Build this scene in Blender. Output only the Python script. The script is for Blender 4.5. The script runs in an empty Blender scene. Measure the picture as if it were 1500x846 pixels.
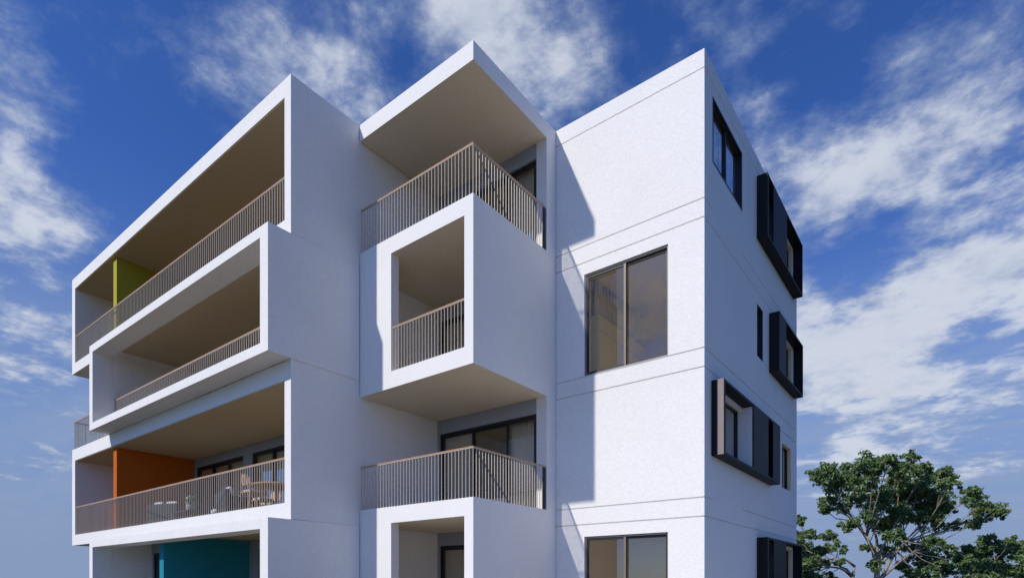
import bpy, bmesh, math, random
import numpy as np
from mathutils import Vector, Matrix, Quaternion

random.seed(7)
S = bpy.context.scene
COL = S.collection
R = math.radians

# ------------------------------------------------------------------ materials
def new_mat(name):
    m = bpy.data.materials.new(name); m.use_nodes = True
    nt = m.node_tree; nt.nodes.clear()
    out = nt.nodes.new('ShaderNodeOutputMaterial')
    return m, nt, out

def N(nt, kind, **kw):
    n = nt.nodes.new(kind)
    for k, v in kw.items():
        if k.startswith('_'): setattr(n, k[1:], v)
        else: n.inputs[k.replace('__', ' ')].default_value = v
    return n

def principled(name, color, rough=0.6, spec=0.5, metal=0.0, noise=None, bump=None, spread=0.08, large=0.0, grain_mix=None):
    """noise: scale of the fine grain in the paint, bump: (scale, strength, distance)"""
    m, nt, out = new_mat(name)
    b = N(nt, 'ShaderNodeBsdfPrincipled')
    b.inputs['Roughness'].default_value = rough
    b.inputs['Specular IOR Level'].default_value = spec
    b.inputs['Metallic'].default_value = metal
    b.inputs['Base Color'].default_value = (*color, 1)
    nt.links.new(b.outputs[0], out.inputs[0])
    tc = N(nt, 'ShaderNodeNewGeometry')
    if noise:
        n1 = N(nt, 'ShaderNodeTexNoise', Scale=noise, Detail=3.0, Roughness=0.7)
        nt.links.new(tc.outputs['Position'], n1.inputs['Vector'])
        mr = N(nt, 'ShaderNodeMapRange'); mr.inputs['From Min'].default_value = 0.3; mr.inputs['From Max'].default_value = 0.7
        mr.inputs['To Min'].default_value = 1 - spread; mr.inputs['To Max'].default_value = 1 + spread
        nt.links.new(n1.outputs['Fac'], mr.inputs['Value'])
        n2 = N(nt, 'ShaderNodeTexNoise', Scale=0.55, Detail=5.0, Roughness=0.6)
        nt.links.new(tc.outputs['Position'], n2.inputs['Vector'])
        mr2 = N(nt, 'ShaderNodeMapRange'); mr2.inputs['From Min'].default_value = 0.3; mr2.inputs['From Max'].default_value = 0.7
        mr2.inputs['To Min'].default_value = 1 - large; mr2.inputs['To Max'].default_value = 1 + large
        nt.links.new(n2.outputs['Fac'], mr2.inputs['Value'])
        mu = N(nt, 'ShaderNodeMath', _operation='MULTIPLY')
        nt.links.new(mr.outputs[0], mu.inputs[0]); nt.links.new(mr2.outputs[0], mu.inputs[1])
        vm = N(nt, 'ShaderNodeVectorMath', _operation='SCALE'); vm.inputs[0].default_value = color
        nt.links.new(mu.outputs[0], vm.inputs['Scale'])
        nt.links.new(vm.outputs[0], b.inputs['Base Color'])
    if bump:
        nb = N(nt, 'ShaderNodeTexNoise', Scale=bump[0], Detail=3.0, Roughness=0.6)
        nt.links.new(tc.outputs['Position'], nb.inputs['Vector'])
        bp = N(nt, 'ShaderNodeBump', Strength=bump[1], Distance=bump[2])
        nt.links.new(nb.outputs['Fac'], bp.inputs['Height'])
        nt.links.new(bp.outputs[0], b.inputs['Normal'])
    return m

M = {}
M['stucco']  = principled('white_stucco', (.88, .862, .838), .85, .2, noise=42, bump=(65, .35, .02), spread=.10, large=.022)
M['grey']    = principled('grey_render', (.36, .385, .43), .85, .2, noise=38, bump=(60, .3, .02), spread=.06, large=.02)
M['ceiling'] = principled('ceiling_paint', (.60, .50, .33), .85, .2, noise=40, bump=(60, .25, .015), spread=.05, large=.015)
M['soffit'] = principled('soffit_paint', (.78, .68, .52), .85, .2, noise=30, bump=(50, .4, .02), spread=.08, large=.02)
M['floor']   = principled('terrace_tile', (.15, .095, .04), .55, .4, noise=9, spread=.15, large=.06)
M['yellow']  = principled('yellow_paint', (.44, .385, .04), .8, .2, noise=38, spread=.05, large=.02)
M['orange']  = principled('orange_paint', (.56, .125, .013), .8, .2, noise=38, spread=.05, large=.02)
M['teal']    = principled('teal_paint', (.018, .25, .34), .8, .2, noise=38, spread=.05, large=.02)
M['interior']= principled('interior_plaster', (.80, .67, .36), .85, .2, noise=20, spread=.03, large=.02)
M['timber_floor'] = principled('interior_floor', (.78, .66, .46), .5, .4, noise=6, spread=.15, large=.06)
M['alu']     = principled('bronze_aluminium', (.19, .175, .165), .45, .5, noise=25, spread=.05)
M['dark']    = principled('dark_aluminium', (.022, .021, .022), .45, .4, noise=25, spread=.08)
M['charcoal']= principled('charcoal_cladding', (.013, .0115, .012), .55, .22, noise=14, spread=.1, large=.04)
M['sheen']   = principled('sunlit_metal_sheen', (.26, .215, .20), .5, .3, noise=14, spread=.06)  # sun sheen on charcoal metal, put into a lighter colour
M['rail']    = principled('pale_baluster_metal', (.56, .49, .41), .45, .5, metal=.0, noise=20, spread=.06)
M['wood']    = principled('timber_handrail', (.48, .26, .145), .5, .4, noise=18, spread=.14)
M['warm_lit']   = principled('warm_lit_stucco', (.86, .66, .36), .7, .3, noise=20, spread=.04)  # warm room light put into the colour of white stucco reveals
M['white']   = principled('white_paint', (.85, .85, .86), .6, .3, noise=20, spread=.03)
M['gravel']  = principled('roof_gravel', (.32, .30, .28), .9, .2, noise=60, bump=(50, .8, .03), spread=.3, large=.1)
M['rattan']  = principled('dark_wicker', (.05, .062, .078), .7, .3, noise=70, bump=(90, .8, .01), spread=.35)
M['cushion'] = principled('pale_cushion', (.62, .62, .63), .9, .1, noise=60, spread=.05, bump=(30, .3, .02))
M['tan']     = principled('light_timber', (.52, .33, .19), .5, .4, noise=16, spread=.15)
M['petal']   = principled('white_petals', (.8, .8, .76), .7, .2)
M['pot']     = principled('stone_pot', (.55, .54, .5), .8, .2, noise=30, spread=.08)
M['wardrobe']= principled('wardrobe_laminate', (.80, .68, .34), .5, .3, noise=12, spread=.06)
M['bark']    = principled('pale_bark', (.34, .29, .23), .9, .1, noise=7, bump=(9, .8, .06), spread=.3, large=.15)

def glass_mat(name, tint, refl=1.6):
    m, nt, out = new_mat(name)
    tr = N(nt, 'ShaderNodeBsdfTransparent', Color=(*tint, 1))
    gl = N(nt, 'ShaderNodeBsdfGlossy', Color=(1, 1, 1, 1), Roughness=0.012)
    fr = N(nt, 'ShaderNodeFresnel', IOR=1.5)
    mu = N(nt, 'ShaderNodeMath', _operation='MULTIPLY', _use_clamp=True); mu.inputs[1].default_value = refl
    # the same pane seen from its inner side has the inverse index
    geo = N(nt, 'ShaderNodeNewGeometry')
    io = N(nt, 'ShaderNodeMapRange'); io.inputs['To Min'].default_value = 1.5; io.inputs['To Max'].default_value = 1/1.5
    nt.links.new(geo.outputs['Backfacing'], io.inputs['Value']); nt.links.new(io.outputs[0], fr.inputs['IOR'])
    nz = N(nt, 'ShaderNodeTexNoise', Scale=0.9, Detail=1.0)
    bp = N(nt, 'ShaderNodeBump', Strength=.03, Distance=.02)
    nt.links.new(geo.outputs['Position'], nz.inputs['Vector']); nt.links.new(nz.outputs['Fac'], bp.inputs['Height'])
    nt.links.new(bp.outputs[0], gl.inputs['Normal'])
    mx = N(nt, 'ShaderNodeMixShader')
    nt.links.new(fr.outputs[0], mu.inputs[0]); nt.links.new(mu.outputs[0], mx.inputs[0])
    nt.links.new(tr.outputs[0], mx.inputs[1]); nt.links.new(gl.outputs[0], mx.inputs[2])
    nt.links.new(mx.outputs[0], out.inputs[0])
    return m
M['glass'] = glass_mat('window_glass', (.95, .95, .94), 1.9)

def curtain_mat(name, col):
    m, nt, out = new_mat(name)
    d = N(nt, 'ShaderNodeBsdfDiffuse', Color=(*col, 1)); t = N(nt, 'ShaderNodeBsdfTranslucent', Color=(*col, 1))
    mx = N(nt, 'ShaderNodeMixShader'); mx.inputs[0].default_value = .3
    nt.links.new(d.outputs[0], mx.inputs[1]); nt.links.new(t.outputs[0], mx.inputs[2]); nt.links.new(mx.outputs[0], out.inputs[0])
    return m
M['curtain'] = curtain_mat('linen_curtain', (.86, .80, .66))
M['sheer'] = curtain_mat('pale_sheer', (.85, .82, .88))
M['blind'] = curtain_mat('fabric_blind', (.80, .73, .56))

def leaf_mat(name, c1, c2):
    m, nt, out = new_mat(name)
    g = N(nt, 'ShaderNodeNewGeometry')
    mix = N(nt, 'ShaderNodeMix', _data_type='RGBA')
    mix.inputs[6].default_value = (*c1, 1); mix.inputs[7].default_value = (*c2, 1)
    nt.links.new(g.outputs['Random Per Island'], mix.inputs[0])
    b = N(nt, 'ShaderNodeBsdfPrincipled', Roughness=.5); b.inputs['Specular IOR Level'].default_value = .35
    nt.links.new(mix.outputs[2], b.inputs['Base Color'])
    t = N(nt, 'ShaderNodeBsdfTranslucent')
    nt.links.new(mix.outputs[2], t.inputs['Color'])
    mx = N(nt, 'ShaderNodeMixShader'); mx.inputs[0].default_value = .32
    nt.links.new(b.outputs[0], mx.inputs[1]); nt.links.new(t.outputs[0], mx.inputs[2]); nt.links.new(mx.outputs[0], out.inputs[0])
    return m
M['leaf'] = leaf_mat('broad_leaves', (.06, .125, .032), (.28, .39, .16))

# ------------------------------------------------------------------ mesh helpers
def solid(adds, subs=()):
    """union of boxes minus boxes, returned as ONE clean surface without overlapping faces.
    a box is (x0,x1,y0,y1,z0,z1)"""
    bx = [np.array(b, float) for b in list(adds) + list(subs)]
    ax = []
    for k in range(3):
        v = sorted({round(float(b[2*k+e]), 5) for b in bx for e in (0, 1)})
        ax.append(np.array(v))
    mid = [(a[:-1] + a[1:]) / 2 for a in ax]
    occ = np.zeros([len(m) for m in mid], bool)
    def rng(b):
        return tuple((mid[k] > b[2*k]) & (mid[k] < b[2*k+1]) for k in range(3))
    for b in adds: occ[np.ix_(*[np.where(r)[0] for r in rng(b)])] = True
    for b in subs: occ[np.ix_(*[np.where(r)[0] for r in rng(b)])] = False
    P = np.pad(occ, 1)
    verts, faces, idx = [], [], {}
    def V(i, j, k):
        key = (i, j, k)
        if key not in idx:
            idx[key] = len(verts); verts.append((ax[0][i], ax[1][j], ax[2][k]))
        return idx[key]
    for i, j, k in zip(*np.where(occ)):
        a, b, c = i+1, j+1, k+1
        if not P[a-1, b, c]: faces.append((V(i,j,k), V(i,j,k+1), V(i,j+1,k+1), V(i,j+1,k)))
        if not P[a+1, b, c]: faces.append((V(i+1,j,k), V(i+1,j+1,k), V(i+1,j+1,k+1), V(i+1,j,k+1)))
        if not P[a, b-1, c]: faces.append((V(i,j,k), V(i+1,j,k), V(i+1,j,k+1), V(i,j,k+1)))
        if not P[a, b+1, c]: faces.append((V(i,j+1,k), V(i,j+1,k+1), V(i+1,j+1,k+1), V(i+1,j+1,k)))
        if not P[a, b, c-1]: faces.append((V(i,j,k), V(i,j+1,k), V(i+1,j+1,k), V(i+1,j,k)))
        if not P[a, b, c+1]: faces.append((V(i,j,k+1), V(i+1,j,k+1), V(i+1,j+1,k+1), V(i,j+1,k+1)))
    return verts, faces

def link_mesh(name, vf, mat, parent=None, bevel=0.0, smooth=False, label=None):
    me = bpy.data.meshes.new(name)
    me.from_pydata(vf[0], [], vf[1]); me.update()
    if mat is not None: me.materials.append(mat)
    o = bpy.data.objects.new(name, me); COL.objects.link(o)
    if parent is not None: 
        o.parent = parent
        o.matrix_parent_inverse = parent_world(parent).inverted()
    if bevel:
        md = o.modifiers.new('bevel', 'BEVEL'); md.width = bevel; md.segments = 2
        md.limit_method = 'ANGLE'; md.angle_limit = R(40)
    if smooth:
        for p in me.polygons: p.use_smooth = True
    if label: o['label'] = label
    return o

def parent_world(o):
    m = Matrix.LocRotScale(o.location, o.rotation_euler, o.scale)
    if o.parent is not None:
        return parent_world(o.parent) @ o.matrix_parent_inverse @ m
    return m

def thing(name, label, cat, loc=(0, 0, 0), group=None, kind=None):
    o = bpy.data.objects.new(name, None); COL.objects.link(o)
    o.location = loc; o['label'] = label; o['category'] = cat; o.empty_display_size = .3
    if group: o['group'] = group
    return o

def tag(o, label, cat, group=None):
    o['label'] = label; o['category'] = cat
    if group: o['group'] = group
    return o

def merge(*vfs):
    v, f = [], []
    for a, b in vfs:
        n = len(v); v += list(a); f += [tuple(i + n for i in q) for q in b]
    return v, f

def box(x0, x1, y0, y1, z0, z1): return solid([(x0, x1, y0, y1, z0, z1)])

def tube(pts, rad, n=8, cap=True):
    """tapered tube through pts, rad a list of the same length"""
    v, f = [], []
    pts = [Vector(p) for p in pts]
    for i, p in enumerate(pts):
        t = (pts[min(i+1, len(pts)-1)] - pts[max(i-1, 0)]).normalized()
        a = t.orthogonal().normalized() if i == 0 else (a - t * a.dot(t)).normalized()
        b = t.cross(a)
        for k in range(n):
            an = 2*math.pi*k/n
            v.append(tuple(p + (a*math.cos(an) + b*math.sin(an)) * rad[i]))
    for i in range(len(pts)-1):
        for k in range(n):
            k2 = (k+1) % n
            f.append((i*n+k, i*n+k2, (i+1)*n+k2, (i+1)*n+k))
    if cap:
        f.append(tuple(reversed(range(n)))); f.append(tuple((len(pts)-1)*n + k for k in range(n)))
    return v, f

def lathe(profile, centre, n=20):
    v, f = [], []
    for r, z in profile:
        for k in range(n):
            an = 2*math.pi*k/n
            v.append((centre[0] + r*math.cos(an), centre[1] + r*math.sin(an), centre[2] + z))
    for i in range(len(profile)-1):
        for k in range(n):
            k2 = (k+1) % n
            f.append((i*n+k, i*n+k2, (i+1)*n+k2, (i+1)*n+k))
    f.append(tuple(reversed(range(n)))); f.append(tuple((len(profile)-1)*n + k for k in range(n)))
    return v, f

# ------------------------------------------------------------------ dimensions (metres)
XL, XC, XR = -11.60, -7.932, -4.259      # right faces of the left, middle and right blocks
XW = -25.83                              # far left end
YF, YB = 7.174, 6.629                    # main front plane and the front of the pushed-out boxes, left block
YM, YD, YR = 9.000, 11.658, 12.060       # middle block front, its terrace doors, right block front
YBACK = 20.52
YW = 9.74                                # back wall of the left terraces
FL = [0.20, 3.30, 6.40, 9.50]            # floor tops
def band(k): return 2.92 + 3.1*k         # underside of the slab band above storey k

B = thing('apartment_building', 'white four storey apartment block with stepped balcony boxes and dark window surrounds', 'building', (-11.6, 12.0, 0))
ZT = 12.60

def part(name, vf, mat, bevel=.008, parent=None, label=None, smooth=False):
    return link_mesh(name, vf, mat, parent or B, bevel, smooth, label)

# ------------------------------------------------------------------ right block
G, GD = .014, .03      # half width and depth of the shadow joints
side_holes = [
    (12.55, 14.66, 10.52, 11.93),    # flush dark window, top storey
    (15.96, 16.53, 7.44, 8.80),      # slit
    (18.60, 19.72, 4.37, 5.70),      # end window
    (12.62, 14.66, 4.38, 5.70),      # behind the surrounds
    (15.99, 16.53, 4.38, 5.70),
    (17.95, 19.86, 10.62, 11.93),
    (18.00, 19.82, 7.50, 8.82),
    (17.95, 19.86, 1.25, 2.58),
]
front_holes = [(-7.13, -5.05, 6.43, 8.83), (-7.13, -5.05, .23, 2.63)]
WT = .26
subs = [(XC, XR-WT, YR+WT, YBACK-WT, -.1, ZT-.85)]
for x0, x1, z0, z1 in front_holes: subs.append((x0, x1, YR-.1, YR+WT+.05, z0, z1))
for y0, y1, z0, z1 in side_holes: subs.append((XR-WT-.05, XR+.1, y0, y1, z0, z1))
subs.append((XC+.01, XR-.3, YR+.3, YBACK-.3, ZT-.45, ZT+.1))          # sunk roof behind the parapet
joints = [12.21, 9.512, 9.118, 6.412, 6.018, 3.315, 2.918]
for z in joints:
    subs.append((XC-.1, XR+.1, YR-.1, YR+GD, z-G, z+G))
for z in (12.21, 9.118, 6.412, 6.018, 2.918):
    subs.append((XR-GD, XR+.1, YR-.1, YBACK+.1, z-G, z+G))
for z in (9.512, 3.315):                                                 # interrupted joints
    subs.append((XR-GD, XR+.1, YR-.1, 12.55, z-G, z+G))
    subs.append((XR-GD, XR+.1, 14.66-.03, YBACK+.1, z-G, z+G))
subs.append((XR-GD, XR+.1, 14.66-.03, 14.66+.03, 9.512, 10.52))
subs.append((XR-GD, XR+.1, 14.66-.03, 14.66+.03, 3.315, 4.38))
part('outer_wall', solid([(XC+.008, XR, YR, YBACK, 0, ZT)], subs), M['stucco'], .006)

def rooms(x0, x1, y0, y1, holes_front=(), holes_side=(), storeys=(0, 1, 2, 3), wall=M['interior']):
    """plastered rooms behind the windows: thin shell per storey"""
    for k in storeys:
        z0, z1 = FL[k] + .0, FL[k] + 2.70
        t = .05
        cut = [(x0+t, x1-t, y0+t, y1-t, z0+t, z1-t)]
        for a, b, c, d in holes_front: cut.append((a, b, y0-.1, y0+t+.01, c, d))
        for a, b, c, d in holes_side: cut.append((x1-t-.01, x1+.1, a, b, c, d))
        o = part('room_lining', solid([(x0, x1, y0, y1, z0, z1)], cut), wall, 0)
        part('room_floor', box(x0+t+.003, x1-t-.003, y0+t+.003, y1-t-.003, z0+t+.003, z0+t+.02), M['timber_floor'], 0, parent=o)

rooms(XC+.25, XR-WT-.004, YR+WT+.004, 15.30, front_holes, [h for h in side_holes if h[0] < 15])
rooms(XC+.25, XR-WT-.004, 15.32, YBACK-WT-.01, (), [h for h in side_holes if h[0] > 15])

# ------------------------------------------------------------------ windows
def frame_xz(x0, x1, z0, z1, y0, y1, t, tb=None):
    tb = t if tb is None else tb
    return solid([(x0, x1, y0, y1, z0, z1)], [(x0+t, x1-t, y0-.1, y1+.1, z0+tb, z1-t)])
def frame_yz(y0, y1, z0, z1, x0, x1, t):
    return solid([(x0, x1, y0, y1, z0, z1)], [(x0-.1, x1+.1, y0+t, y1-t, z0+t, z1-t)])

def front_window(x0, x1, z0, z1, y):
    """two-leaf slider: outer grey frame, left leaf in front of the right one"""
    e = .003
    x0, x1, z0, z1 = x0+e, x1-e, z0+e, z1-e
    w = part('window', frame_xz(x0, x1, z0, z1, y+.035, y+.16, .035), M['alu'], .004)
    xm = x0 + (x1-x0)*.485
    part('sash', frame_xz(x0+.037, xm+.05, z0+.037, z1-.037, y+.055, y+.09, .05), M['dark'], .003, w)
    part('meeting_stile', box(xm-.004, xm+.05, y+.050, y+.0545, z0+.037, z1-.037), M['alu'], 0, w)
    part('sash', frame_xz(xm-.02, x1-.037, z0+.037, z1-.037, y+.105, y+.14, .055), M['dark'], .003, w)
    part('pane', box(x0+.085, xm+.002, y+.070, y+.074, z0+.085, z1-.085), M['glass'], 0, w)
    part('pane', box(xm+.033, x1-.09, y+.120, y+.124, z0+.09, z1-.09), M['glass'], 0, w)
    part('track', box(x0+.037, x1-.037, y+.093, y+.102, z1-.09, z1-.037), M['dark'], 0, w)
    return w
for x0, x1, z0, z1 in front_holes: front_window(x0, x1, z0, z1, YR)

def side_window(y0, y1, z0, z1, mull=(), depth=.10, mat='dark', t=.05, trim=True, reveal='warm_lit'):
    e = .003
    y0, y1, z0, z1 = y0+e, y1-e, z0+e, z1-e
    X = XR
    w = part('window', frame_yz(y0, y1, z0, z1, X-depth-.08, X-depth, t), M[mat], .003)
    cuts = [y0+t] + sum([[m-.03, m+.03] for m in mull], []) + [y1-t]
    for m in mull: part('mullion', box(X-depth-.085, X-depth+.004, m-.03, m+.03, z0+t, z1-t), M[mat], .002, w)
    for a, b in zip(cuts[::2], cuts[1::2]):
        part('pane', box(X-depth-.045, X-depth-.041, a, b, z0+t, z1-t), M['glass'], 0, w)
    if trim:   # reveal at head and far side; default colour imitates warm light from inside
        part('reveal', solid([(X-depth+.003, X-.004, y0, y1, z0, z1)], [(X-1, X+1, y0-.1, y1-.022, z0-.1, z1-.022)]), M[reveal], 0, w)
    return w

w = side_window(12.55, 14.66, 10.52, 11.93, mull=(13.60,), depth=.055, t=.07, trim=False)
part('surround', solid([(XR-.10, XR+.006, 12.553, 14.657, 10.523, 11.927)], [(XR-1, XR+1, 12.60, 14.60, 10.565, 11.885)]), M['dark'], .003, w)
side_window(15.96, 16.53, 7.44, 8.80, reveal='dark')
side_window(18.60, 19.72, 4.37, 5.70, mull=(19.15,))
side_window(12.62, 14.66, 4.38, 5.70, mull=(13.72,), trim=False)
side_window(15.99, 16.53, 4.38, 5.70, trim=False)
side_window(17.95, 19.86, 10.62, 11.93, mull=(18.9,))
side_window(18.00, 19.82, 7.50, 8.82, mull=(18.9,))
side_window(17.95, 19.86, 1.25, 2.58, mull=(18.9,))

def surround(y0, y1, z0, z1, openings, white_face=None):
    """charcoal metal box standing off the wall: hollow frame plus closed panels between the openings"""
    t, xo = .06, XR + .268
    cut = [(XR-.1, xo-.03, y0+t, y1-t, z0+t, z1-t)]
    for a, b in openings: cut.append((XR-.1, xo+.1, a, b, z0+t, z1-t))
    # solid cheeks between the openings
    edges = [y0] + [e for ab in openings for e in ab] + [y1]
    adds = [(XR+.002, xo, y0, y1, z0, z1)]
    o = part('window_surround', solid(adds, cut), M['charcoal'], .006)
    for a, b in zip(edges[2:-1:2], edges[3:-1:2]): pass
    return o, xo
xo = XR + .268
surround(15.93, 20.07, 10.47, 12.08, [(16.06, 16.53), (18.02, 19.99)])
surround(17.14, 20.12, 7.35, 8.965, [(17.94, 20.04)])
o, _ = surround(12.47, 17.244, 4.235, 5.83, [(12.58, 14.665), (16.01, 16.48)])
part('painted_end_sheen', box(XR+.125, xo-.002, 12.463, 12.4685, 4.238, 5.827), M['sheen'], 0, o, label='added sheet, coloured as sunlit plate catching the sun')  # added sheet: the sunlit look of the dark box end is painted on
part('panel_return', box(XR+.003, xo-.034, 14.67, 14.73, 4.30, 5.765), M['white'], .003, o, label='white return panel inside the dark surround')
surround(15.93, 20.02, 1.11, 2.72, [(16.09, 16.56), (17.94, 19.94)])

# ------------------------------------------------------------------ left block: end wall, back wall, slabs
part('end_wall', solid([(XL-.25, XL, YF+.4, YBACK-1.2, 0, ZT-.003)],
     [(XL-1, XL+1, YF-1, 9.2, 9.118, 9.128)]), M['stucco'], .006)
# left end wall of the rear volume
part('outer_wall', solid([(XW, XL-.255, YW+.25, YBACK-1.2, 0, ZT-.006)],
     [(XW+.25, XL-.1, YW+.1, YBACK-1.45, -.1, ZT-.5)]), M['stucco'], .006)

# terrace back walls, one per storey, with door openings
doors_left = {1: [(-21.80, -18.50), (-17.97, -14.6)], 3: [(-21.7, -18.4), (-17.6, -14.2)], 2: [(-21.0, -17.7), (-16.9, -13.6)], 0: [(-17.62, -14.4)]}
for k in range(4):
    z0, z1 = FL[k], band(k) + .08 if k < 3 else 12.2
    cuts = [(a, b, YW-.1, YW+.4, z0-.1, z0+2.38) for a, b in doors_left[k]]
    lo = XW+.31 if k in (1, 3) else -21.94
    if k == 2: lo = XW + .31
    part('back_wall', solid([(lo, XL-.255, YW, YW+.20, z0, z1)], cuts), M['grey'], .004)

def sliding_door(xs, z0, h, y, mat='dark', t=.06, leaf=.055):
    """xs: leaf edges"""
    x0, x1 = xs[0]+.003, xs[-1]-.003
    z1 = z0 + h - .003
    d = part('sliding_door', frame_xz(x0, x1, z0+.002, z1, y, y+.12, t, .04), M[mat], .003)
    for i, (a, b) in enumerate(zip(xs[:-1], xs[1:])):
        yy = y + .018 + (.04 if i % 2 else 0)
        a2 = max(a-.03, x0+t+.002); b2 = min(b+.03, x1-t-.002)
        part('sash', frame_xz(a2, b2, z0+.044, z1-t-.002, yy, yy+.035, leaf), M[mat], .002, d)
        part('pane', box(a2+leaf, b2-leaf, yy+.015, yy+.019, z0+.044+leaf, z1-t-.002-leaf), M['glass'], 0, d)
    return d
def thirds(a, b, n=3): return [a + (b-a)*i/n for i in range(n+1)]
for k, ds in doors_left.items():
    for a, b in ds:
        sliding_door(thirds(a, b), FL[k], 2.38, YW+.05)
# rooms behind the left terraces
for k in range(4):
    z0, z1 = FL[k], FL[k] + 2.69
    t = .05
    x0, x1, y0, y1 = XW+.36 if k != 0 else -21.9, XL-.31, YW+.204, YW+4.6
    cut = [(x0+t, x1-t, y0+t, y1-t, z0+t, z1-t)] + [(a, b, y0-.1, y0+t+.01, z0-.1, z0+2.38) for a, b in doors_left[k]]
    part('room_lining', solid([(x0, x1, y0, y1, z0, z1)], cut), M['interior'], 0)

# --- framed balcony boxes of the left block
def bounce_cut_top(o, zmin):
    """grey coat added on the unseen upper face to cut sunlight bounced upwards"""
    o.data.materials.append(M['gravel'])
    for p in o.data.polygons:
        if p.normal.z > .9 and p.center.z > zmin: p.material_index = 1
    return o
def hframe(x0, x1, z0, z1, ox0, ox1, oz0, oz1, y0, y1):
    return solid([(x0, x1, y0, y1, z0, z1)], [(ox0, ox1, y0-.1, y1+.1, oz0, oz1)])
# top storey: deep frame, slab to slab
part('balcony_frame', solid([(XW, XL-.001, YF, YW+.24, 9.15, ZT)],
     [(XW+.31, XL-.25, YF-.1, YW+.3, 9.51, 12.205), (XL-.26, XL+.1, YF+.4, YW+1, 9, 13),
      (XW+.3, XL-.25, YW-.003, YW+1, 9.508, 12.207)]), M['stucco'], .008)
# first floor storey (level with 3.3 m): frame slab 2.92 .. 6.40
part('balcony_frame', solid([(XW, XL-.001, YF, YW+.24, 2.92, 6.40)],
     [(XW+.31, XL-.25, YF-.1, YW+.3, 3.295, 5.985), (XL-.26, XL+.1, YF+.4, YW+1, 2, 7),
      (XW+.3, XL-.25, YW-.003, YW+1, 3.292, 5.988)]), M['stucco'], .008)
# end wall front strip so that the corner reads as one wall with joints
# pushed-out boxes
YE = YM - .02
bounce_cut_top(part('projecting_box', solid([(-22.22, XL+.022, YB, YF-.003, 6.415, 9.12), (XL+.002, XL+.022, YF-.01, YE, 6.415, 9.12)],
     [(-21.94, XL-.298, YB-.1, YF+.1, 6.642, 8.885)]), M['stucco'], .008), 9.0)
bounce_cut_top(part('projecting_box', solid([(-22.22, XL+.022, YB, YF-.003, 0, 2.915), (XL+.002, XL+.022, YF-.01, YE, 0, 2.915)],
     [(-21.94, XL-.298, YB-.1, YF+.1, .44, 2.682)]), M['stucco'], .008), 2.8)
# second-floor terrace: party wall on the left and end wall return on the right
part('party_wall', box(-22.22, -21.94, YF+.002, YW-.003, 6.403, 9.147), M['stucco'], .006)
part('party_wall', box(-22.22, -21.94, YF+.002, YW+2, 0, 2.917), M['stucco'], .006)
part('end_wall', box(XL-.25, XL, YF+.002, YF+.397, 6.403, 9.147), M['stucco'], 0)
part('end_wall', box(XL-.25, XL, YF+.002, YF+.397, 0, 2.917), M['stucco'], 0)
# floors and ceilings of the terraces (thin finishes laid on the slabs)
for k, x0 in ((0, -21.94), (1, XW+.31), (2, XW+.05), (3, XW+.31)):
    z = FL[k]
    zt = {0: .12, 1: 3.298, 2: 6.403, 3: 9.513}[k]
    part('terrace_floor', box(x0+.004, XL-.256, YF+.06, YW-.004, zt, zt+.02), M['floor'], 0)
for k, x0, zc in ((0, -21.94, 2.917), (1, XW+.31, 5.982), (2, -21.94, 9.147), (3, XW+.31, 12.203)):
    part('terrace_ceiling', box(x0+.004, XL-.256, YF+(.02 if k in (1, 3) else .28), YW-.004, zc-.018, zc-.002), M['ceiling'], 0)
# ground floor: recessed store with dark door at the left
g = part('back_wall', solid([(-21.937, -18.40, 8.34, YW-.004, 0, 2.895)], [(-21.80, -20.6, 8.2, 9.0, .1, 2.56)]), M['grey'], .004)
part('entrance_door', solid([(-21.795, -20.605, 8.36, 8.46, .142, 2.555)], [(-21.72, -20.68, 8.3, 8.39, .22, 2.48)]), M['dark'], .004)
# coloured party screens
part('partition_wall', box(-22.22, -21.93, YF+.126, YW-.003, 9.535, 12.18), M['yellow'], .006, label='yellow painted dividing wall on the top terrace')
part('partition_wall', box(-22.22, -21.93, YF+.126, YW-.003, 3.32, 5.962), M['orange'], .006, label='orange painted dividing wall on the first floor terrace')
part('partition_wall', box(-18.39, -18.11, YF+.026, YW-.003, .142, 2.893), M['teal'], .006, label='teal painted dividing wall on the ground floor terrace')

# ------------------------------------------------------------------ middle block
XG = XL + .024
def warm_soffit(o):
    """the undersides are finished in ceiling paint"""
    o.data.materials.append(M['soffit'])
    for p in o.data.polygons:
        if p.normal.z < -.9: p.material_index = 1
    return o
def mid_box(z0, z1, oz0, oz1):
    return solid([(XG, XC, YM, YD, z0, z1)],
                 [(-10.449, -8.178, YM-.1, YM+.24, oz0, oz1), (XL-.1, -8.178, YM+.23, YD+.1, oz0, oz1)])
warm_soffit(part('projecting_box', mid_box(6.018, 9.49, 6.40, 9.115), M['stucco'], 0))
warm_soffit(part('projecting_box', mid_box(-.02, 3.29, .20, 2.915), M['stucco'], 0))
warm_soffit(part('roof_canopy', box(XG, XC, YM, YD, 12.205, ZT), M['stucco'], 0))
part('pier', box(XC-.30, XC, YD, YR+.25, 0, ZT), M['stucco'], 0)
for z, h in ((6.403, 9.112), (9.493, 12.203), (3.293, 6.015), (.203, 2.912)):
    zz = 2.36 + z
    x0 = XL + .003
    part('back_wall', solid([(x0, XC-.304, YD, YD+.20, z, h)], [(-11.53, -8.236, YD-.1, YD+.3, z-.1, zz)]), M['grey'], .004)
    sliding_door([-11.53, -10.36, -9.19, -8.236], z, 2.36, YD+.05)
    part('terrace_floor', box(XG+.004 if z in (3.293, 9.493) else -10.44, XC-.08 if z in (3.293, 9.493) else -8.182, YM+.10 if z in (3.293, 9.493) else YM+.25, YD-.006, z-.0, z+.018), M['floor'], 0)
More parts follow.
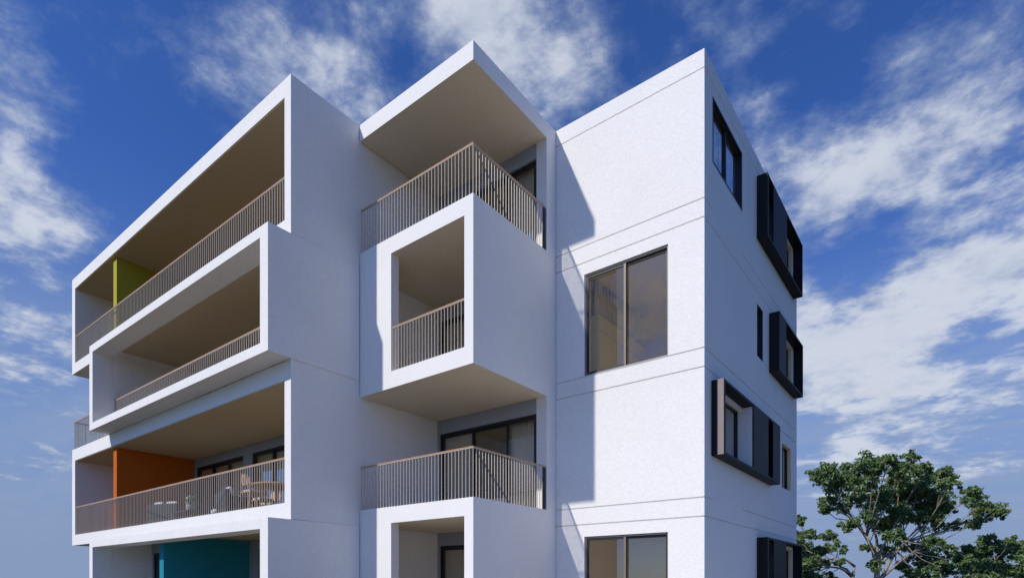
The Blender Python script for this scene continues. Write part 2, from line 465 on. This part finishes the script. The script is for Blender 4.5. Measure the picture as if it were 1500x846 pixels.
# reveal pier beside the doors (grey, in front of the white pier)
for z, h in ((9.493, 12.203), (3.293, 6.015), (6.403, 9.112), (.203, 2.912)):
    t = .05
    x0, x1, y0, y1 = XL+.03, XC-.32, YD+.204, YD+3.4
    cut = [(x0+t, x1-t, y0+t, y1-t, z+t, h-t), (-11.53, -8.236, y0-.1, y0+t+.01, z-.1, z+2.36)]
    o = part('room_lining', solid([(x0, x1, y0, y1, z, h)], cut), M['interior'], 0)
    part('room_floor', box(x0+t+.003, x1-t-.003, y0+t+.003, y1-t-.003, z+t+.003, z+t+.02), M['timber_floor'], 0, parent=o)
# rear mass behind the middle block and roof decks
part('roof_deck', box(XL+.002, XC-.01, YD+.21, YBACK-1.2, 12.22, 12.45), M['gravel'], 0)
part('roof_deck', box(XW+.26, XL-.26, YW+.30, YBACK-1.5, 12.30, 12.48), M['gravel'], 0)
part('outer_wall', box(XL+.004, XC-.004, YBACK-1.45, YBACK-1.2, 0, ZT-.01), M['stucco'], .006)

# ------------------------------------------------------------------ railings
def railing(name_parent, path, z0, z1, gap=.0985, bw=.0052, bd=.008, end_posts=(True, True)):
    """flat-bar balustrade along a polyline of (x,y); timber handrail on top"""
    vs = []
    bars = []
    rails = []
    for (xa, ya), (xb, yb) in zip(path[:-1], path[1:]):
        L = math.hypot(xb-xa, yb-ya); n = max(2, int(round(L/gap)))
        along_x = abs(xb-xa) > abs(yb-ya)
        for i in range(n+1):
            t = i/n; x = xa + (xb-xa)*t; y = ya + (yb-ya)*t
            hw, hd = (bw, bd) if along_x else (bd, bw)
            bars.append(box(x-hw, x+hw, y-hd, y+hd, z0, z1-.032))
    o = part('railing', merge(*bars), M['rail'], 0)
    hr = []
    for (xa, ya), (xb, yb) in zip(path[:-1], path[1:]):
        hr.append((min(xa, xb)-.022, max(xa, xb)+.022, min(ya, yb)-.022, max(ya, yb)+.022, z1-.026, z1))
    part('handrail', solid(hr), M['wood'], .006, parent=o)
    fl = []
    for (xa, ya), (xb, yb) in zip(path[:-1], path[1:]):
        fl.append((min(xa, xb)-.017, max(xa, xb)+.017, min(ya, yb)-.0165, max(ya, yb)+.0165, z1-.042, z1-.027))
    part('top_flat', solid(fl), M['rail'], 0, parent=o)
    return o
railing(B, [(XW+.33, YF+.04), (XL-.27, YF+.04)], 9.515, 10.50, .108, .0065, .008)
railing(B, [(XW+.33, YF+.04), (XL-.27, YF+.04)], 3.300, 4.31, .108, .0065, .008)
railing(B, [(XW+.06, YW-.3), (XW+.06, YF+.06), (-22.24, YF+.06)], 6.405, 7.43, .108, .0065, .008)
railing(B, [(-21.92, YF+.07), (XL-.27, YF+.07)], 6.425, 7.49, .108, .0065, .008)
railing(B, [(XG+.03, YM+.03), (XC-.03, YM+.03), (XC-.03, YD-.05)], 9.495, 10.54)
railing(B, [(XG+.03, YM+.03), (XC-.03, YM+.03), (XC-.03, YD-.05)], 3.295, 4.335)
railing(B, [(-10.43, YM+.04), (-8.20, YM+.04)], 6.405, 7.43)
# dark flat end posts where the terrace railings meet the pier
for z0, z1 in ((9.495, 10.50), (3.295, 4.30)):
    part('end_post', box(XC-.045, XC-.012, YD-.135, YD-.02, z0, z1), M['dark'], .003)

# ------------------------------------------------------------------ curtains and blinds (hang behind the glass)
def curtain(x0, x1, y, z0, z1, mat, label, wave=.09, amp=.035, axis='x', seed=0):
    rnd = random.Random(seed)
    n = max(24, int(abs(x1-x0)/wave*8)); v, f = [], []
    ph = rnd.random()*6
    for i in range(n+1):
        t = i/n; u = x0 + (x1-x0)*t
        d = amp*math.sin(2*math.pi*(u/wave)+ph) * (.7+.3*math.sin(u*5.1+ph)) + amp*.4*math.sin(u*17+ph)
        for z in (z0, z1):
            v.append((u, y+d, z) if axis == 'x' else (y+d, u, z))
    for i in range(n): f.append((2*i, 2*i+2, 2*i+3, 2*i+1))
    o = link_mesh('curtain', (v, f), mat, None, 0, True)
    md = o.modifiers.new('thick', 'SOLIDIFY'); md.thickness = .006
    return o
CG = 'curtains hanging behind the glass'
c = curtain(-9.17, -8.26, YD+.205, 3.37, 5.64, M['curtain'], '', .15, .02, seed=1); tag(c, 'pale pleated curtain at the right of the first floor middle terrace door', 'curtain', CG)
c = curtain(-9.17, -8.26, YD+.205, 9.57, 11.84, M['curtain'], '', .15, .02, seed=2); tag(c, 'pale pleated curtain behind the top floor terrace door under the canopy', 'curtain', CG)
c = curtain(12.58, 13.57, XR-.222, 10.54, 11.91, M['sheer'], '', .22, .016, 'y', 3); tag(c, 'lilac white curtain filling the near half of the dark flush corner window', 'curtain', CG)
c = curtain(13.63, 14.63, XR-.222, 10.54, 11.91, M['sheer'], '', .20, .016, 'y', 4); tag(c, 'lilac white curtain in the far half of the dark flush corner window', 'curtain', CG)
c = curtain(12.66, 13.69, XR-.222, 4.40, 5.68, M['curtain'], '', .18, .016, 'y', 5); tag(c, 'pale curtain inside the wide charcoal window box with the white return', 'curtain', CG)
BG = 'roller blinds behind the terrace doors'
names = ['left', 'middle', 'right']
for di, (a, b) in enumerate(doors_left[1]):
    e = thirds(a, b)
    for i in range(3):
        if di == 1 and i == 2: continue
        bl = link_mesh('roller_blind', box(e[i]+.05, e[i+1]-.05, YW+.178, YW+.186, 3.40+.5*((i+di) % 2), 5.62), M['blind'], None, 0)
        tag(bl, ['beige roller blind beside the orange dividing wall, nearest to it', 'beige roller blind in the centre leaf of the door beside the orange wall',
                 'beige roller blind in the leaf of the first door farthest from the orange wall',
                 'beige roller blind in the left leaf of the door behind the dining set', 'beige roller blind in the centre leaf of the door behind the dining set'][di*3+i], 'blind', BG)

for z, lab in ((3.31, 'wide beige roller blind in the left leaf of the first floor middle terrace door'), (9.51, 'beige roller blind in the left leaf of the door under the roof canopy'),
               (6.42, 'beige roller blind behind the small framed balcony of the middle bay'), (.22, 'beige roller blind in the ground floor door of the middle bay')):
    bl = link_mesh('roller_blind', box(-11.44, -10.40, YD+.178, YD+.186, z+.06, z+2.28), M['blind'], None, 0); tag(bl, lab, 'blind', BG)
# ------------------------------------------------------------------ things in the rooms
wd = thing('wardrobe', 'tall beige wardrobe standing along the wall inside the second floor front window', 'wardrobe', (-7.2, 13.4, 6.47))
link_mesh('carcass', box(-7.60, -7.03, 12.55, 15.6, 6.475, 8.05), M['wardrobe'], wd, .005)
for i in range(3):
    link_mesh('door', box(-7.027, -7.005, 12.56+i*1.01, 12.56+i*1.01+1.0, 6.52, 7.66), M['wardrobe'], wd, .003)
link_mesh('cornice', box(-7.027, -7.003, 12.56, 15.59, 7.68, 8.045), M['wardrobe'], wd, .003)
c = curtain(12.7, 15.4, -7.2, 8.06, 9.02, M['curtain'], '', .17, .03, 'y', 8); tag(c, 'short pleated curtain above the beige wardrobe in the second floor front window', 'curtain', CG)

def art_mat():
    m, nt, out = new_mat('blue_landscape_print')
    b = N(nt, 'ShaderNodeBsdfPrincipled', Roughness=.4)
    g = N(nt, 'ShaderNodeTexCoord'); sp = N(nt, 'ShaderNodeSeparateXYZ'); nt.links.new(g.outputs['Generated'], sp.inputs[0])
    nz = N(nt, 'ShaderNodeTexNoise', Scale=7.0, Detail=4.0); nt.links.new(g.outputs['Generated'], nz.inputs['Vector'])
    ad = N(nt, 'ShaderNodeMath', _operation='MULTIPLY_ADD'); ad.inputs[1].default_value = .5
    nt.links.new(nz.outputs['Fac'], ad.inputs[0]); 
    sb = N(nt, 'ShaderNodeMath', _operation='SUBTRACT'); sb.inputs[1].default_value = .25
    nt.links.new(sp.outputs['Z'], sb.inputs[0]); nt.links.new(sb.outputs[0], ad.inputs[2])
    cr = N(nt, 'ShaderNodeValToRGB')
    el = cr.color_ramp.elements
    el[0].position = .30; el[0].color = (.01, .02, .03, 1)
    el[1].position = .36; el[1].color = (.22, .62, .75, 1)
    e = el.new(.6); e.color = (.08, .42, .90, 1)
    e = el.new(.9); e.color = (.03, .24, .80, 1)
    nt.links.new(ad.outputs[0], cr.inputs[0]); nt.links.new(cr.outputs[0], b.inputs['Base Color']); nt.links.new(b.outputs[0], out.inputs[0])
    return m
cs = thing('sideboard', 'low white sideboard just inside the first floor middle terrace door', 'sideboard', (-9.75, YD+.49, 3.364))
link_mesh('cabinet', box(-10.30, -9.20, YD+.32, YD+.67, 3.42, 3.76), M['white'], cs, .006)
for x in (-10.25, -9.29):
    for y in (YD+.34, YD+.61): link_mesh('leg', box(x, x+.04, y, y+.04, 3.364, 3.419), M['dark'], cs, 0)
pa = thing('painting', 'blue landscape picture standing on the sideboard behind the terrace railing', 'picture', (-9.75, YD+.42, 3.76))
link_mesh('canvas', box(-10.17, -9.33, YD+.405, YD+.42, 3.775, 4.12), art_mat(), pa, 0)
link_mesh('frame', solid([(-10.19, -9.31, YD+.40, YD+.43, 3.762, 4.135)], [(-10.165, -9.335, YD+.5, YD+.7, 3.78, 4.115)]), M['dark'], pa, .002)

# ------------------------------------------------------------------ terrace furniture (first floor, left block)
ZF = 3.319
def place(root, loc, rz):
    root.location = loc; root.rotation_euler = (0, 0, rz)
def lounge(label, loc, rz):
    t = thing('lounge_chair', label, 'armchair', group='wicker seats on the first floor terrace')
    link_mesh('seat_base', box(-.62, .62, -.40, .40, .06, .30), M['rattan'], t, .015)
    link_mesh('backrest', box(-.62, .62, .30, .42, .303, .74), M['rattan'], t, .02)
    for s in (-1, 1): link_mesh('armrest', box(min(s*.62, s*.52), max(s*.62, s*.52), -.40, .297, .303, .56), M['rattan'], t, .015)
    link_mesh('cushion', box(-.50, .50, -.38, .29, .305, .43), M['cushion'], t, .03)
    for px_, tl in ((-.28, .12), (.24, -.1)):
        cu = link_mesh('throw_pillow', box(-.2, .2, -.06, .06, -.17, .20), M['white'], t, .05)
        cu.location = (px_, .22, .63); cu.rotation_euler = (-.28, 0, tl)
    for sx in (-.55, .51):
        for sy in (-.36, .32): link_mesh('leg', box(sx, sx+.04, sy, sy+.04, 0, .058), M['dark'], t, 0)
    place(t, loc, rz); return t
lounge('dark wicker lounge chair with pale cushion near the orange dividing wall', (-20.35, 8.35, ZF), R(200))
lounge('dark wicker lounge chair facing the low table with the white flower pot', (-17.55, 8.75, ZF), R(-15))
lounge('dark wicker lounge chair standing between flower pot and dining set', (-16.05, 8.25, ZF), R(165))

t = thing('coffee_table', 'low dark wicker table carrying the pot of white flowers', 'table', (-18.85, 8.25, ZF))
link_mesh('tabletop', box(-19.35, -18.35, 7.95, 8.55, ZF+.36, ZF+.42), M['rattan'], t, .008)
for x in (-19.32, -18.44):
    for y in (7.98, 8.46): link_mesh('leg', box(x, x+.06, y, y+.06, ZF, ZF+.359), M['rattan'], t, .004)
def flower_pot(loc, label):
    p = thing('flower_pot', label, 'plant pot', loc)
    link_mesh('pot', lathe([(.07, 0), (.10, .04), (.12, .16), (.125, .20), (.10, .205)], loc, 16), M['pot'], p, 0, True)
    rnd = random.Random(4); lv, lf, pv, pf = [], [], [], []
    for i in range(70):
        a, e = rnd.random()*6.28, rnd.random()*1.4; r = .05+.16*rnd.random()
        c0 = Vector(loc) + Vector((math.cos(a)*math.cos(e)*r, math.sin(a)*math.cos(e)*r, .22+math.sin(e)*r*1.2))
        q = Quaternion((rnd.random()-.5, rnd.random()-.5, rnd.random()-.5, rnd.random()-.5)).normalized()
        tgt = (pv, pf) if i % 3 == 0 else (lv, lf)
        n = len(tgt[0]); s = .05
        for u, w in ((-s, -s*.5), (s, -s*.5), (s, s*.5), (-s, s*.5)): tgt[0].append(tuple(c0 + q @ Vector((u, w, 0))))
        tgt[1].append((n, n+1, n+2, n+3))
    link_mesh('leaves', (lv, lf), M['leaf'], p); link_mesh('flowers', (pv, pf), M['petal'], p)
flower_pot((-18.85, 8.25, ZF+.421), 'stone pot of white flowers on the low wicker table')

t = thing('dining_table', 'round light timber dining table on the first floor terrace', 'table', (-14.15, 8.35, ZF))
link_mesh('tabletop', lathe([(.60, .70), (.62, .715), (.62, .735), (.60, .75)], (-14.15, 8.35, ZF), 32), M['tan'], t)
link_mesh('pedestal', lathe([(.30, 0), (.30, .03), (.05, .06), (.045, .66), (.12, .698)], (-14.15, 8.35, ZF), 20), M['tan'], t, 0, True)
def dining_chair(label, loc, rz):
    c = thing('dining_chair', label, 'chair', group='timber chairs around the dining table')
    link_mesh('seat', box(-.22, .22, -.21, .21, .42, .455), M['tan'], c, .01)
    link_mesh('cushion', box(-.20, .20, -.19, .17, .457, .50), M['cushion'], c, .015)
    # rounded shell back
    v, f = [], []
    for i in range(9):
        a = (i-4)/4; x = .23*a; y = .20 - .07*a*a
        h = .90 - .16*a*a*a*a - .03*a*a
        for yy in (y, y+.022):
            v.append((x, yy, .60)); v.append((x, yy + .05, h))
    for i in range(8):
        b0, b1 = i*4, i*4+4
        f += [(b0, b1, b1+1, b0+1), (b0+2, b0+3, b1+3, b1+2), (b0+1, b1+1, b1+3, b0+3), (b0, b0+2, b1+2, b1)]
    f += [(0, 1, 3, 2), (32, 34, 35, 33)]
    link_mesh('backrest', (v, f), M['tan'], c)
    for s in (-1, 1):
        link_mesh('leg', tube([(s*.19, -.18, .42), (s*.21, -.21, 0)], [.018, .013]), M['tan'], c)
        link_mesh('leg', tube([(s*.18, .20, .62), (s*.19, .19, .42), (s*.21, .23, 0)], [.014, .018, .013]), M['tan'], c)
    place(c, loc, rz); return c
for lab, (dx, dy), rz in (('timber dining chair at the railing side of the round table', (.25, -.78), 180),
                          ('timber dining chair on the side of the table towards the end wall', (.86, .05), -90),
                          ('timber dining chair with its back to the terrace doors', (.15, .80), 0),
                          ('timber dining chair on the side of the table towards the lounge seats', (-.85, .1), 90),
                          ('timber dining chair standing apart against the terrace back wall', (-1.55, .72), 15),
                          ('timber dining chair in the terrace corner beside the end wall', (1.62, .62), -35)):
    dining_chair(lab, (-14.15+dx, 8.35+dy, ZF), R(rz))

# ------------------------------------------------------------------ trees
CAMZ = 1.5
F, YH, TH = 859.266, 855.192, R(37.6135)
FW = Vector((-math.sin(TH), math.cos(TH), 0)); RT = Vector((math.cos(TH), math.sin(TH), 0))
def at(px, py, d): return FW*d + RT*((px-750)/F*d) + Vector((0, 0, CAMZ + (YH-py)/F*d))

def tree(label, base, fork, clusters, leaf=.19, dens=1.0, trunk_r=.24, seed=1, n_limbs=5):
    rnd = random.Random(seed)
    T = thing('broadleaf_tree', label, 'tree', tuple(base), 'trees behind the building')
    base, fork = Vector(base), Vector(fork)
    wood = []
    # trunk with a slight bend and root flare
    mid = base.lerp(fork, .5) + Vector((rnd.uniform(-.15, .15), rnd.uniform(-.15, .15), 0))
    wood.append(tube([base - Vector((0, 0, .1)), base + Vector((0, 0, .35)), mid, fork], [trunk_r*1.7, trunk_r*1.15, trunk_r, trunk_r*.3], 12))
    cl = [(Vector(c), r) for c, r in clusters]
    cl.sort(key=lambda c: (c[0]-fork).dot(RT) + .8*(c[0]-fork).dot(FW)*0)
    k = max(1, math.ceil(len(cl)/n_limbs)); groups = [cl[i:i+k] for i in range(0, len(cl), k)]
    def wob(p, a): return p + Vector((rnd.uniform(-a, a), rnd.uniform(-a, a), rnd.uniform(-a, a)*.6))
    for g in groups:
        low = min(c.z - r for c, r in g)
        cen = sum((c for c, r in g), Vector()) / len(g)
        st = mid.lerp(fork, rnd.uniform(.35, 1.0)); st = Vector((st.x, st.y, min(st.z, low - .3) if low > base.z + 1.5 else st.z))
        hub = st.lerp(cen, .5); hub.z = st.z + (cen.z - st.z)*.58; hub = wob(hub, .25)
        m1 = wob(st.lerp(hub, .5), .18); m1.z += .1*(hub - st).length
        r0 = trunk_r*(.36 + .03*len(g))
        wood.append(tube([st, st.lerp(m1, .5), m1, m1.lerp(hub, .5), hub], [r0, r0*.86, r0*.74, r0*.64, r0*.55], 8))
        for c, r in g:
            d = (c - hub); q = wob(hub + d*.5, .22); q.z -= .12*d.length*.5
            wood.append(tube([hub, wob(hub.lerp(q, .5), .08), q, wob(q.lerp(c, .5), .08), c], [r0*.42, r0*.34, r0*.26, r0*.19, r0*.10], 6))
            for j in range(9):
                dd = Vector((rnd.gauss(0, 1), rnd.gauss(0, 1), rnd.gauss(.3, .7))).normalized()
                e = c + dd*r*rnd.uniform(.6, 1.0); s0 = q.lerp(c, rnd.uniform(.35, 1))
                wood.append(tube([s0, wob(s0.lerp(e, .5), .06), e], [r0*.11, r0*.07, .007], 4, False))
    link_mesh('trunk', merge(*wood), M['bark'], T, 0, True)
    v, f = [], []
    def leafquad(p, nrm, s):
        t = nrm.orthogonal().normalized(); t.rotate(Quaternion(nrm, rnd.random()*6.28)); b = nrm.cross(t)
        n = len(v); w = s*rnd.uniform(.36, .5)
        for u, ww, h in ((-s, 0, 0), (-s*.1, -w, s*.2), (s, 0, -s*.15), (-s*.1, w, s*.2)):
            v.append(tuple(p + t*u + b*ww + nrm*h))
        f.append((n, n+1, n+2)); f.append((n, n+2, n+3))
    for c, r in cl:
        # twigs end in loose rosettes; clumps are flattened and ragged
        nt_ = max(13, int(54*(r/.95)**2))
        for i in range(nt_):
            d = Vector((rnd.gauss(0, 1), rnd.gauss(0, 1), rnd.gauss(.15, .9))).normalized()
            tc_ = c + Vector((d.x*r, d.y*r, d.z*r*.78)) * rnd.uniform(.15, 1.0)**.6 * (1.22 if rnd.random() < .12 else 1)
            tr = r*rnd.uniform(.16, .34)
            for j in range(int(rnd.uniform(18, 40)*dens)):
                dd = Vector((rnd.gauss(0, 1), rnd.gauss(0, 1), rnd.gauss(.1, .8))).normalized()
                p = tc_ + Vector((dd.x*tr, dd.y*tr, dd.z*tr*.8)) * rnd.uniform(.2, 1.25)
                nr = (dd*.55 + Vector((rnd.gauss(0, .65), rnd.gauss(-.15, .65), rnd.gauss(.45, .5)))).normalized()
                leafquad(p, nr, leaf*rnd.uniform(.55, 1.25)*.66)
    link_mesh('crown', (v, f), M['leaf'], T)
    return T

def zoomc(lst, d, seed, rs=1.0):
    """crown clumps given as (across, up, radius) on a plan of the crown, spread in depth"""
    rnd = random.Random(seed); out = []
    for zx, zy, zr in lst:
        px, py = 1150 + zx/3.743, 620 + zy/3.743
        dd = d + rnd.uniform(-2.6, 2.6)
        out.append((at(px, py, dd), zr/3.743/F*dd*rs))
    return out
main = [(225,275,75),(180,300,45),(300,330,85),(240,440,60),(215,470,40),(470,230,85),(560,225,75),(420,330,85),(650,270,70),(760,255,60),(860,295,70),
        (740,340,80),(620,390,95),(500,430,85),(800,420,95),(900,340,60),(790,520,85),(560,550,80),(640,490,80),(870,470,60),(380,420,60),
        (1010,400,65),(1090,480,75),(1180,490,50),(1040,545,50),(360,560,60),(330,470,40),(440,680,35),(550,700,50),(720,690,75),(790,760,80),(650,790,50),(880,800,60),(700,830,60),(900,690,45),(690,190,45),(350,250,50),(820,660,60),(600,620,60),(500,780,50),(930,560,45),(1080,430,40),(620,320,70),(450,510,50),(950,750,60),(760,840,70)]
tree('tallest broad crowned tree with forked pale trunk beyond the white building', at(1283, 855, 36)-Vector((0,0,1.5)), at(1286, 812, 36), zoomc(main, 36, 3), seed=11, trunk_r=.20, n_limbs=9)
right = [(1120,650,55),(1200,690,70),(1060,720,70),(1000,790,60),(1290,690,60),(1140,770,55),(1370,720,80),(1440,800,80),(1400,640,55),(1020,850,60),(1320,850,60),(1240,640,30),(1090,790,70),(1180,820,70),(1260,800,70),(1000,700,50),(1060,870,70)]
tree('lower tree with open crown at the right of the tall tree', at(1432, 855, 38)-Vector((0,0,1.5)), at(1420, 838, 38), zoomc(right, 38, 5), seed=23, trunk_r=.16, n_limbs=5)
left = [(70,530,35),(60,610,45),(125,610,50),(130,700,60),(110,790,60),(190,780,55),(240,610,50),(285,680,50),(230,690,40),(60,720,60),(30,640,60),(150,850,60),(0,760,60),(300,760,30),(60,660,50),(90,850,70),(190,700,45),(120,760,60),(230,860,60)]
tree('smaller tree with bare pale branches close beside the building corner', at(1250, 855, 33)-Vector((0,0,1.5)), at(1252, 828, 33), zoomc(left, 33, 9), seed=31, trunk_r=.15, n_limbs=4)

# ------------------------------------------------------------------ ground
def ground_mat():
    m, nt, out = new_mat('grass_and_soil')
    b = N(nt, 'ShaderNodeBsdfPrincipled', Roughness=.95); b.inputs['Specular IOR Level'].default_value = .1
    g = N(nt, 'ShaderNodeNewGeometry')
    n1 = N(nt, 'ShaderNodeTexNoise', Scale=.35, Detail=8.0, Roughness=.65); nt.links.new(g.outputs['Position'], n1.inputs['Vector'])
    cr = N(nt, 'ShaderNodeValToRGB'); el = cr.color_ramp.elements
    el[0].position = .35; el[0].color = (.035, .045, .018, 1); el[1].position = .65; el[1].color = (.075, .065, .04, 1)
    nt.links.new(n1.outputs['Fac'], cr.inputs[0]); nt.links.new(cr.outputs[0], b.inputs['Base Color']); nt.links.new(b.outputs[0], out.inputs[0])
    return m
gr = link_mesh('ground', ([(-900, -900, 0), (900, -900, 0), (900, 900, 0), (-900, 900, 0)], [(0, 1, 2, 3)]), ground_mat()); gr['kind'] = 'structure'; gr.location.z = -.004
pv = link_mesh('bounce_paving', solid([(-9.5, 7, -6, 8.9, -.05, .02), (-7.9, -4.2, 8.9, 12.04, -.05, .02), (-4.2, 2.5, 8.9, 21, -.05, .02)]), principled('bounce_paving_concrete', (.42, .385, .33), .85, .2, noise=12, spread=.12, large=.1, bump=(40, .3, .02)), None, .01)  # unseen paving; extent and pale tone shaped to bounce sunlight onto shaded faces
pv['kind'] = 'structure'

# ------------------------------------------------------------------ sun, sky, camera
SUN = Vector((-1.09, -3.06, 2.58)).normalized()      # towards the sun
EL = math.asin(SUN.z)
AZ = math.atan2(SUN.x, SUN.y)                         # clockwise from +Y
l = bpy.data.lights.new('sun', 'SUN'); l.energy = 3.3; l.angle = R(1.5); l.color = (1.0, .94, .85)
so = bpy.data.objects.new('sun', l); COL.objects.link(so)
so.rotation_euler = (-SUN).to_track_quat('-Z', 'Y').to_euler(); so.location = (0, -20, 30)

W = bpy.data.worlds.new('World'); S.world = W; W.use_nodes = True
nt = W.node_tree; nt.nodes.clear()
out = nt.nodes.new('ShaderNodeOutputWorld'); bg = nt.nodes.new('ShaderNodeBackground'); nt.links.new(bg.outputs[0], out.inputs[0])
bg.inputs['Strength'].default_value = .108
sky = nt.nodes.new('ShaderNodeTexSky'); sky.sky_type = 'NISHITA'; sky.sun_disc = False
sky.sun_elevation = EL; sky.sun_rotation = AZ; sky.altitude = 300; sky.air_density = 1.0; sky.dust_density = .6; sky.ozone_density = 3.0
L = nt.links.new
def math_(op, a, b=None, clamp=False):
    n = nt.nodes.new('ShaderNodeMath'); n.operation = op; n.use_clamp = clamp
    for i, x in enumerate((a, b)):
        if x is None: continue
        if isinstance(x, (int, float)): n.inputs[i].default_value = x
        else: L(x, n.inputs[i])
    return n.outputs[0]
def smooth(x, a, b, lo=0, hi=1):
    n = nt.nodes.new('ShaderNodeMapRange'); n.interpolation_type = 'SMOOTHSTEP'
    L(x, n.inputs[0])
    for i, q in enumerate((a, b, lo, hi)): n.inputs[1+i].default_value = q
    return n.outputs[0]
tc = nt.nodes.new('ShaderNodeTexCoord'); sx = nt.nodes.new('ShaderNodeSeparateXYZ'); L(tc.outputs['Generated'], sx.inputs[0])
zc = math_('MAXIMUM', math_('ADD', sx.outputs[2], .16), .05)
px = math_('DIVIDE', sx.outputs[0], zc); py = math_('DIVIDE', sx.outputs[1], zc)
cb = nt.nodes.new('ShaderNodeCombineXYZ'); L(px, cb.inputs[0]); L(py, cb.inputs[1])
def noise(scale, detail, rough, dist=0.0, loc=(0, 0, 0), rot=0.0, stretch=(1, 1, 1)):
    mp = nt.nodes.new('ShaderNodeMapping'); L(cb.outputs[0], mp.inputs[0])
    mp.inputs['Location'].default_value = loc; mp.inputs['Rotation'].default_value = (0, 0, rot); mp.inputs['Scale'].default_value = stretch
    n = nt.nodes.new('ShaderNodeTexNoise'); n.inputs['Scale'].default_value = scale; n.inputs['Detail'].default_value = detail
    n.inputs['Roughness'].default_value = rough; n.inputs['Distortion'].default_value = dist
    L(mp.outputs[0], n.inputs['Vector']); return n.outputs['Fac']
big = noise(2.8, 12, .62, .35, (3.1, 1.7, 0))
fine = math_('ADD', math_('MULTIPLY', noise(7.0, 12, .62, .15, (1.1, 4.7, 0)), .6), math_('MULTIPLY', noise(15.0, 10, .6, .2, (5.1, 2.7, 0)), .4))
streak = noise(2.4, 8, .6, .5, (7.3, 2.2, 0), R(25), (1.0, 2.3, 1))
cover = noise(1.1, 2, .5, 0, (1.4, 6.1, 0))
# denser and clearer regions of this sky, as directions from the ground
def lump(d, width, amount):
    v = nt.nodes.new('ShaderNodeVectorMath'); v.operation = 'DISTANCE'; L(tc.outputs['Generated'], v.inputs[0]); v.inputs[1].default_value = d
    return smooth(v.outputs['Value'], 0, width, amount, 0)
def pix(x, y):      # direction of a place in the sky
    v = FW + RT*((x-750)/F) + Vector((0, 0, (YH-y)/F)); return tuple(v.normalized())
cov = math_('MULTIPLY', math_('SUBTRACT', cover, .5), .45)
cov = math_('SUBTRACT', math_('ADD', cov, lump((-.35, .80, .45), 1.1, .125)), .09)
for d, w_, a_ in ((pix(1440, 170), .22, .09), (pix(1300, 240), .15, .07), (pix(1300, 490), .16, .11), (pix(1470, 430), .11, .08), (pix(1400, 600), .2, .10), (pix(1200, 540), .10, .08), (pix(1240, 650), .05, .10),
                  (pix(1210, 290), .09, .05), (pix(1130, 60), .10, .06), (pix(880, 110), .10, .03),
                  (pix(30, 320), .13, .15), (pix(20, 190), .07, .07), (pix(50, 590), .16, .13),
                  (pix(700, 20), .10, .14), (pix(400, 50), .16, .11), (pix(510, 110), .10, .08), (pix(800, 120), .08, .06), (pix(210, 20), .1, .03),
                  (pix(210, 220), .13, -.13), (pix(950, 40), .07, -.08), (pix(590, 80), .05, -.08), (pix(1260, 375), .09, -.13), (pix(1430, 500), .07, -.14), (pix(1210, 120), .07, -.05), (pix(1000, 180), .1, -.04),
                  ((-.42, -.81, .42), .16, .16), ((-.33, -.85, .33), .14, .14), ((-.40, -.86, .22), .2, .16), ((-.52, -.75, .36), .12, .1)):
    cov = math_('ADD', cov, lump(d, w_, a_))
mixn = math_('ADD', math_('ADD', math_('MULTIPLY', big, .38), math_('MULTIPLY', fine, .54)), math_('MULTIPLY', streak, .08))
dens = smooth(math_('ADD', mixn, cov), .43, .66)
dens = math_('MULTIPLY', dens, smooth(sx.outputs[2], .0, .14))
# thin veil low in the sky
veil = math_('MULTIPLY', smooth(noise(1.3, 7, .6, .6, (4.4, 9.1, 0), R(20), (1, 3, 1)), .33, .62), smooth(sx.outputs[2], .46, .22, 0, .62))
veil = math_('MULTIPLY', veil, smooth(sx.outputs[2], .02, .12))
alpha = math_('MAXIMUM', math_('MULTIPLY', dens, .93), veil)
shade = noise(7.0, 6, .6, .2, (3.13, 1.74, 0))
mixc = nt.nodes.new('ShaderNodeMix'); mixc.data_type = 'RGBA'
mixc.inputs[6].default_value = (2.5, 3.3, 5.0, 1); mixc.inputs[7].default_value = (5.9, 6.3, 7.2, 1)
L(smooth(math_('MULTIPLY', dens, math_('ADD', math_('MULTIPLY', shade, 1.6), .1)), .15, 1.0), mixc.inputs[0])
tint = nt.nodes.new('ShaderNodeMix'); tint.data_type = 'RGBA'; tint.blend_type = 'MULTIPLY'; tint.inputs[0].default_value = 1
L(sky.outputs[0], tint.inputs[6]); tint.inputs[7].default_value = (.40, .68, 1.27, 1)
low = nt.nodes.new('ShaderNodeMix'); low.data_type = 'RGBA'
vd = nt.nodes.new('ShaderNodeVectorMath'); vd.operation = 'DOT_PRODUCT'; L(tc.outputs['Generated'], vd.inputs[0]); vd.inputs[1].default_value = (-.6, .8, 0)
L(math_('MULTIPLY', smooth(sx.outputs[2], .56, .0), smooth(vd.outputs['Value'], .15, .6)), low.inputs[0]); L(tint.outputs[2], low.inputs[6]); low.inputs[7].default_value = (2.2, 3.0, 4.7, 1)
fin = nt.nodes.new('ShaderNodeMix'); fin.data_type = 'RGBA'
L(alpha, fin.inputs[0]); L(low.outputs[2], fin.inputs[6]); L(mixc.outputs[2], fin.inputs[7])
L(fin.outputs[2], bg.inputs['Color'])

cam = bpy.data.cameras.new('camera'); co = bpy.data.objects.new('camera', cam); COL.objects.link(co)
co.location = (0, 0, CAMZ); co.rotation_euler = (R(90), 0, TH)
cam.sensor_width = 36; cam.lens = F/1500*36; cam.shift_y = (YH-423)/1500
cam.clip_start = .05; cam.clip_end = 5000
S.camera = co
S.view_settings.view_transform = 'Standard'; S.view_settings.look = 'None'
S.view_settings.exposure = 0; S.view_settings.gamma = 1; S.view_settings.use_curve_mapping = False
S.cycles.max_bounces = 10; S.cycles.diffuse_bounces = 5; S.cycles.transparent_max_bounces = 16
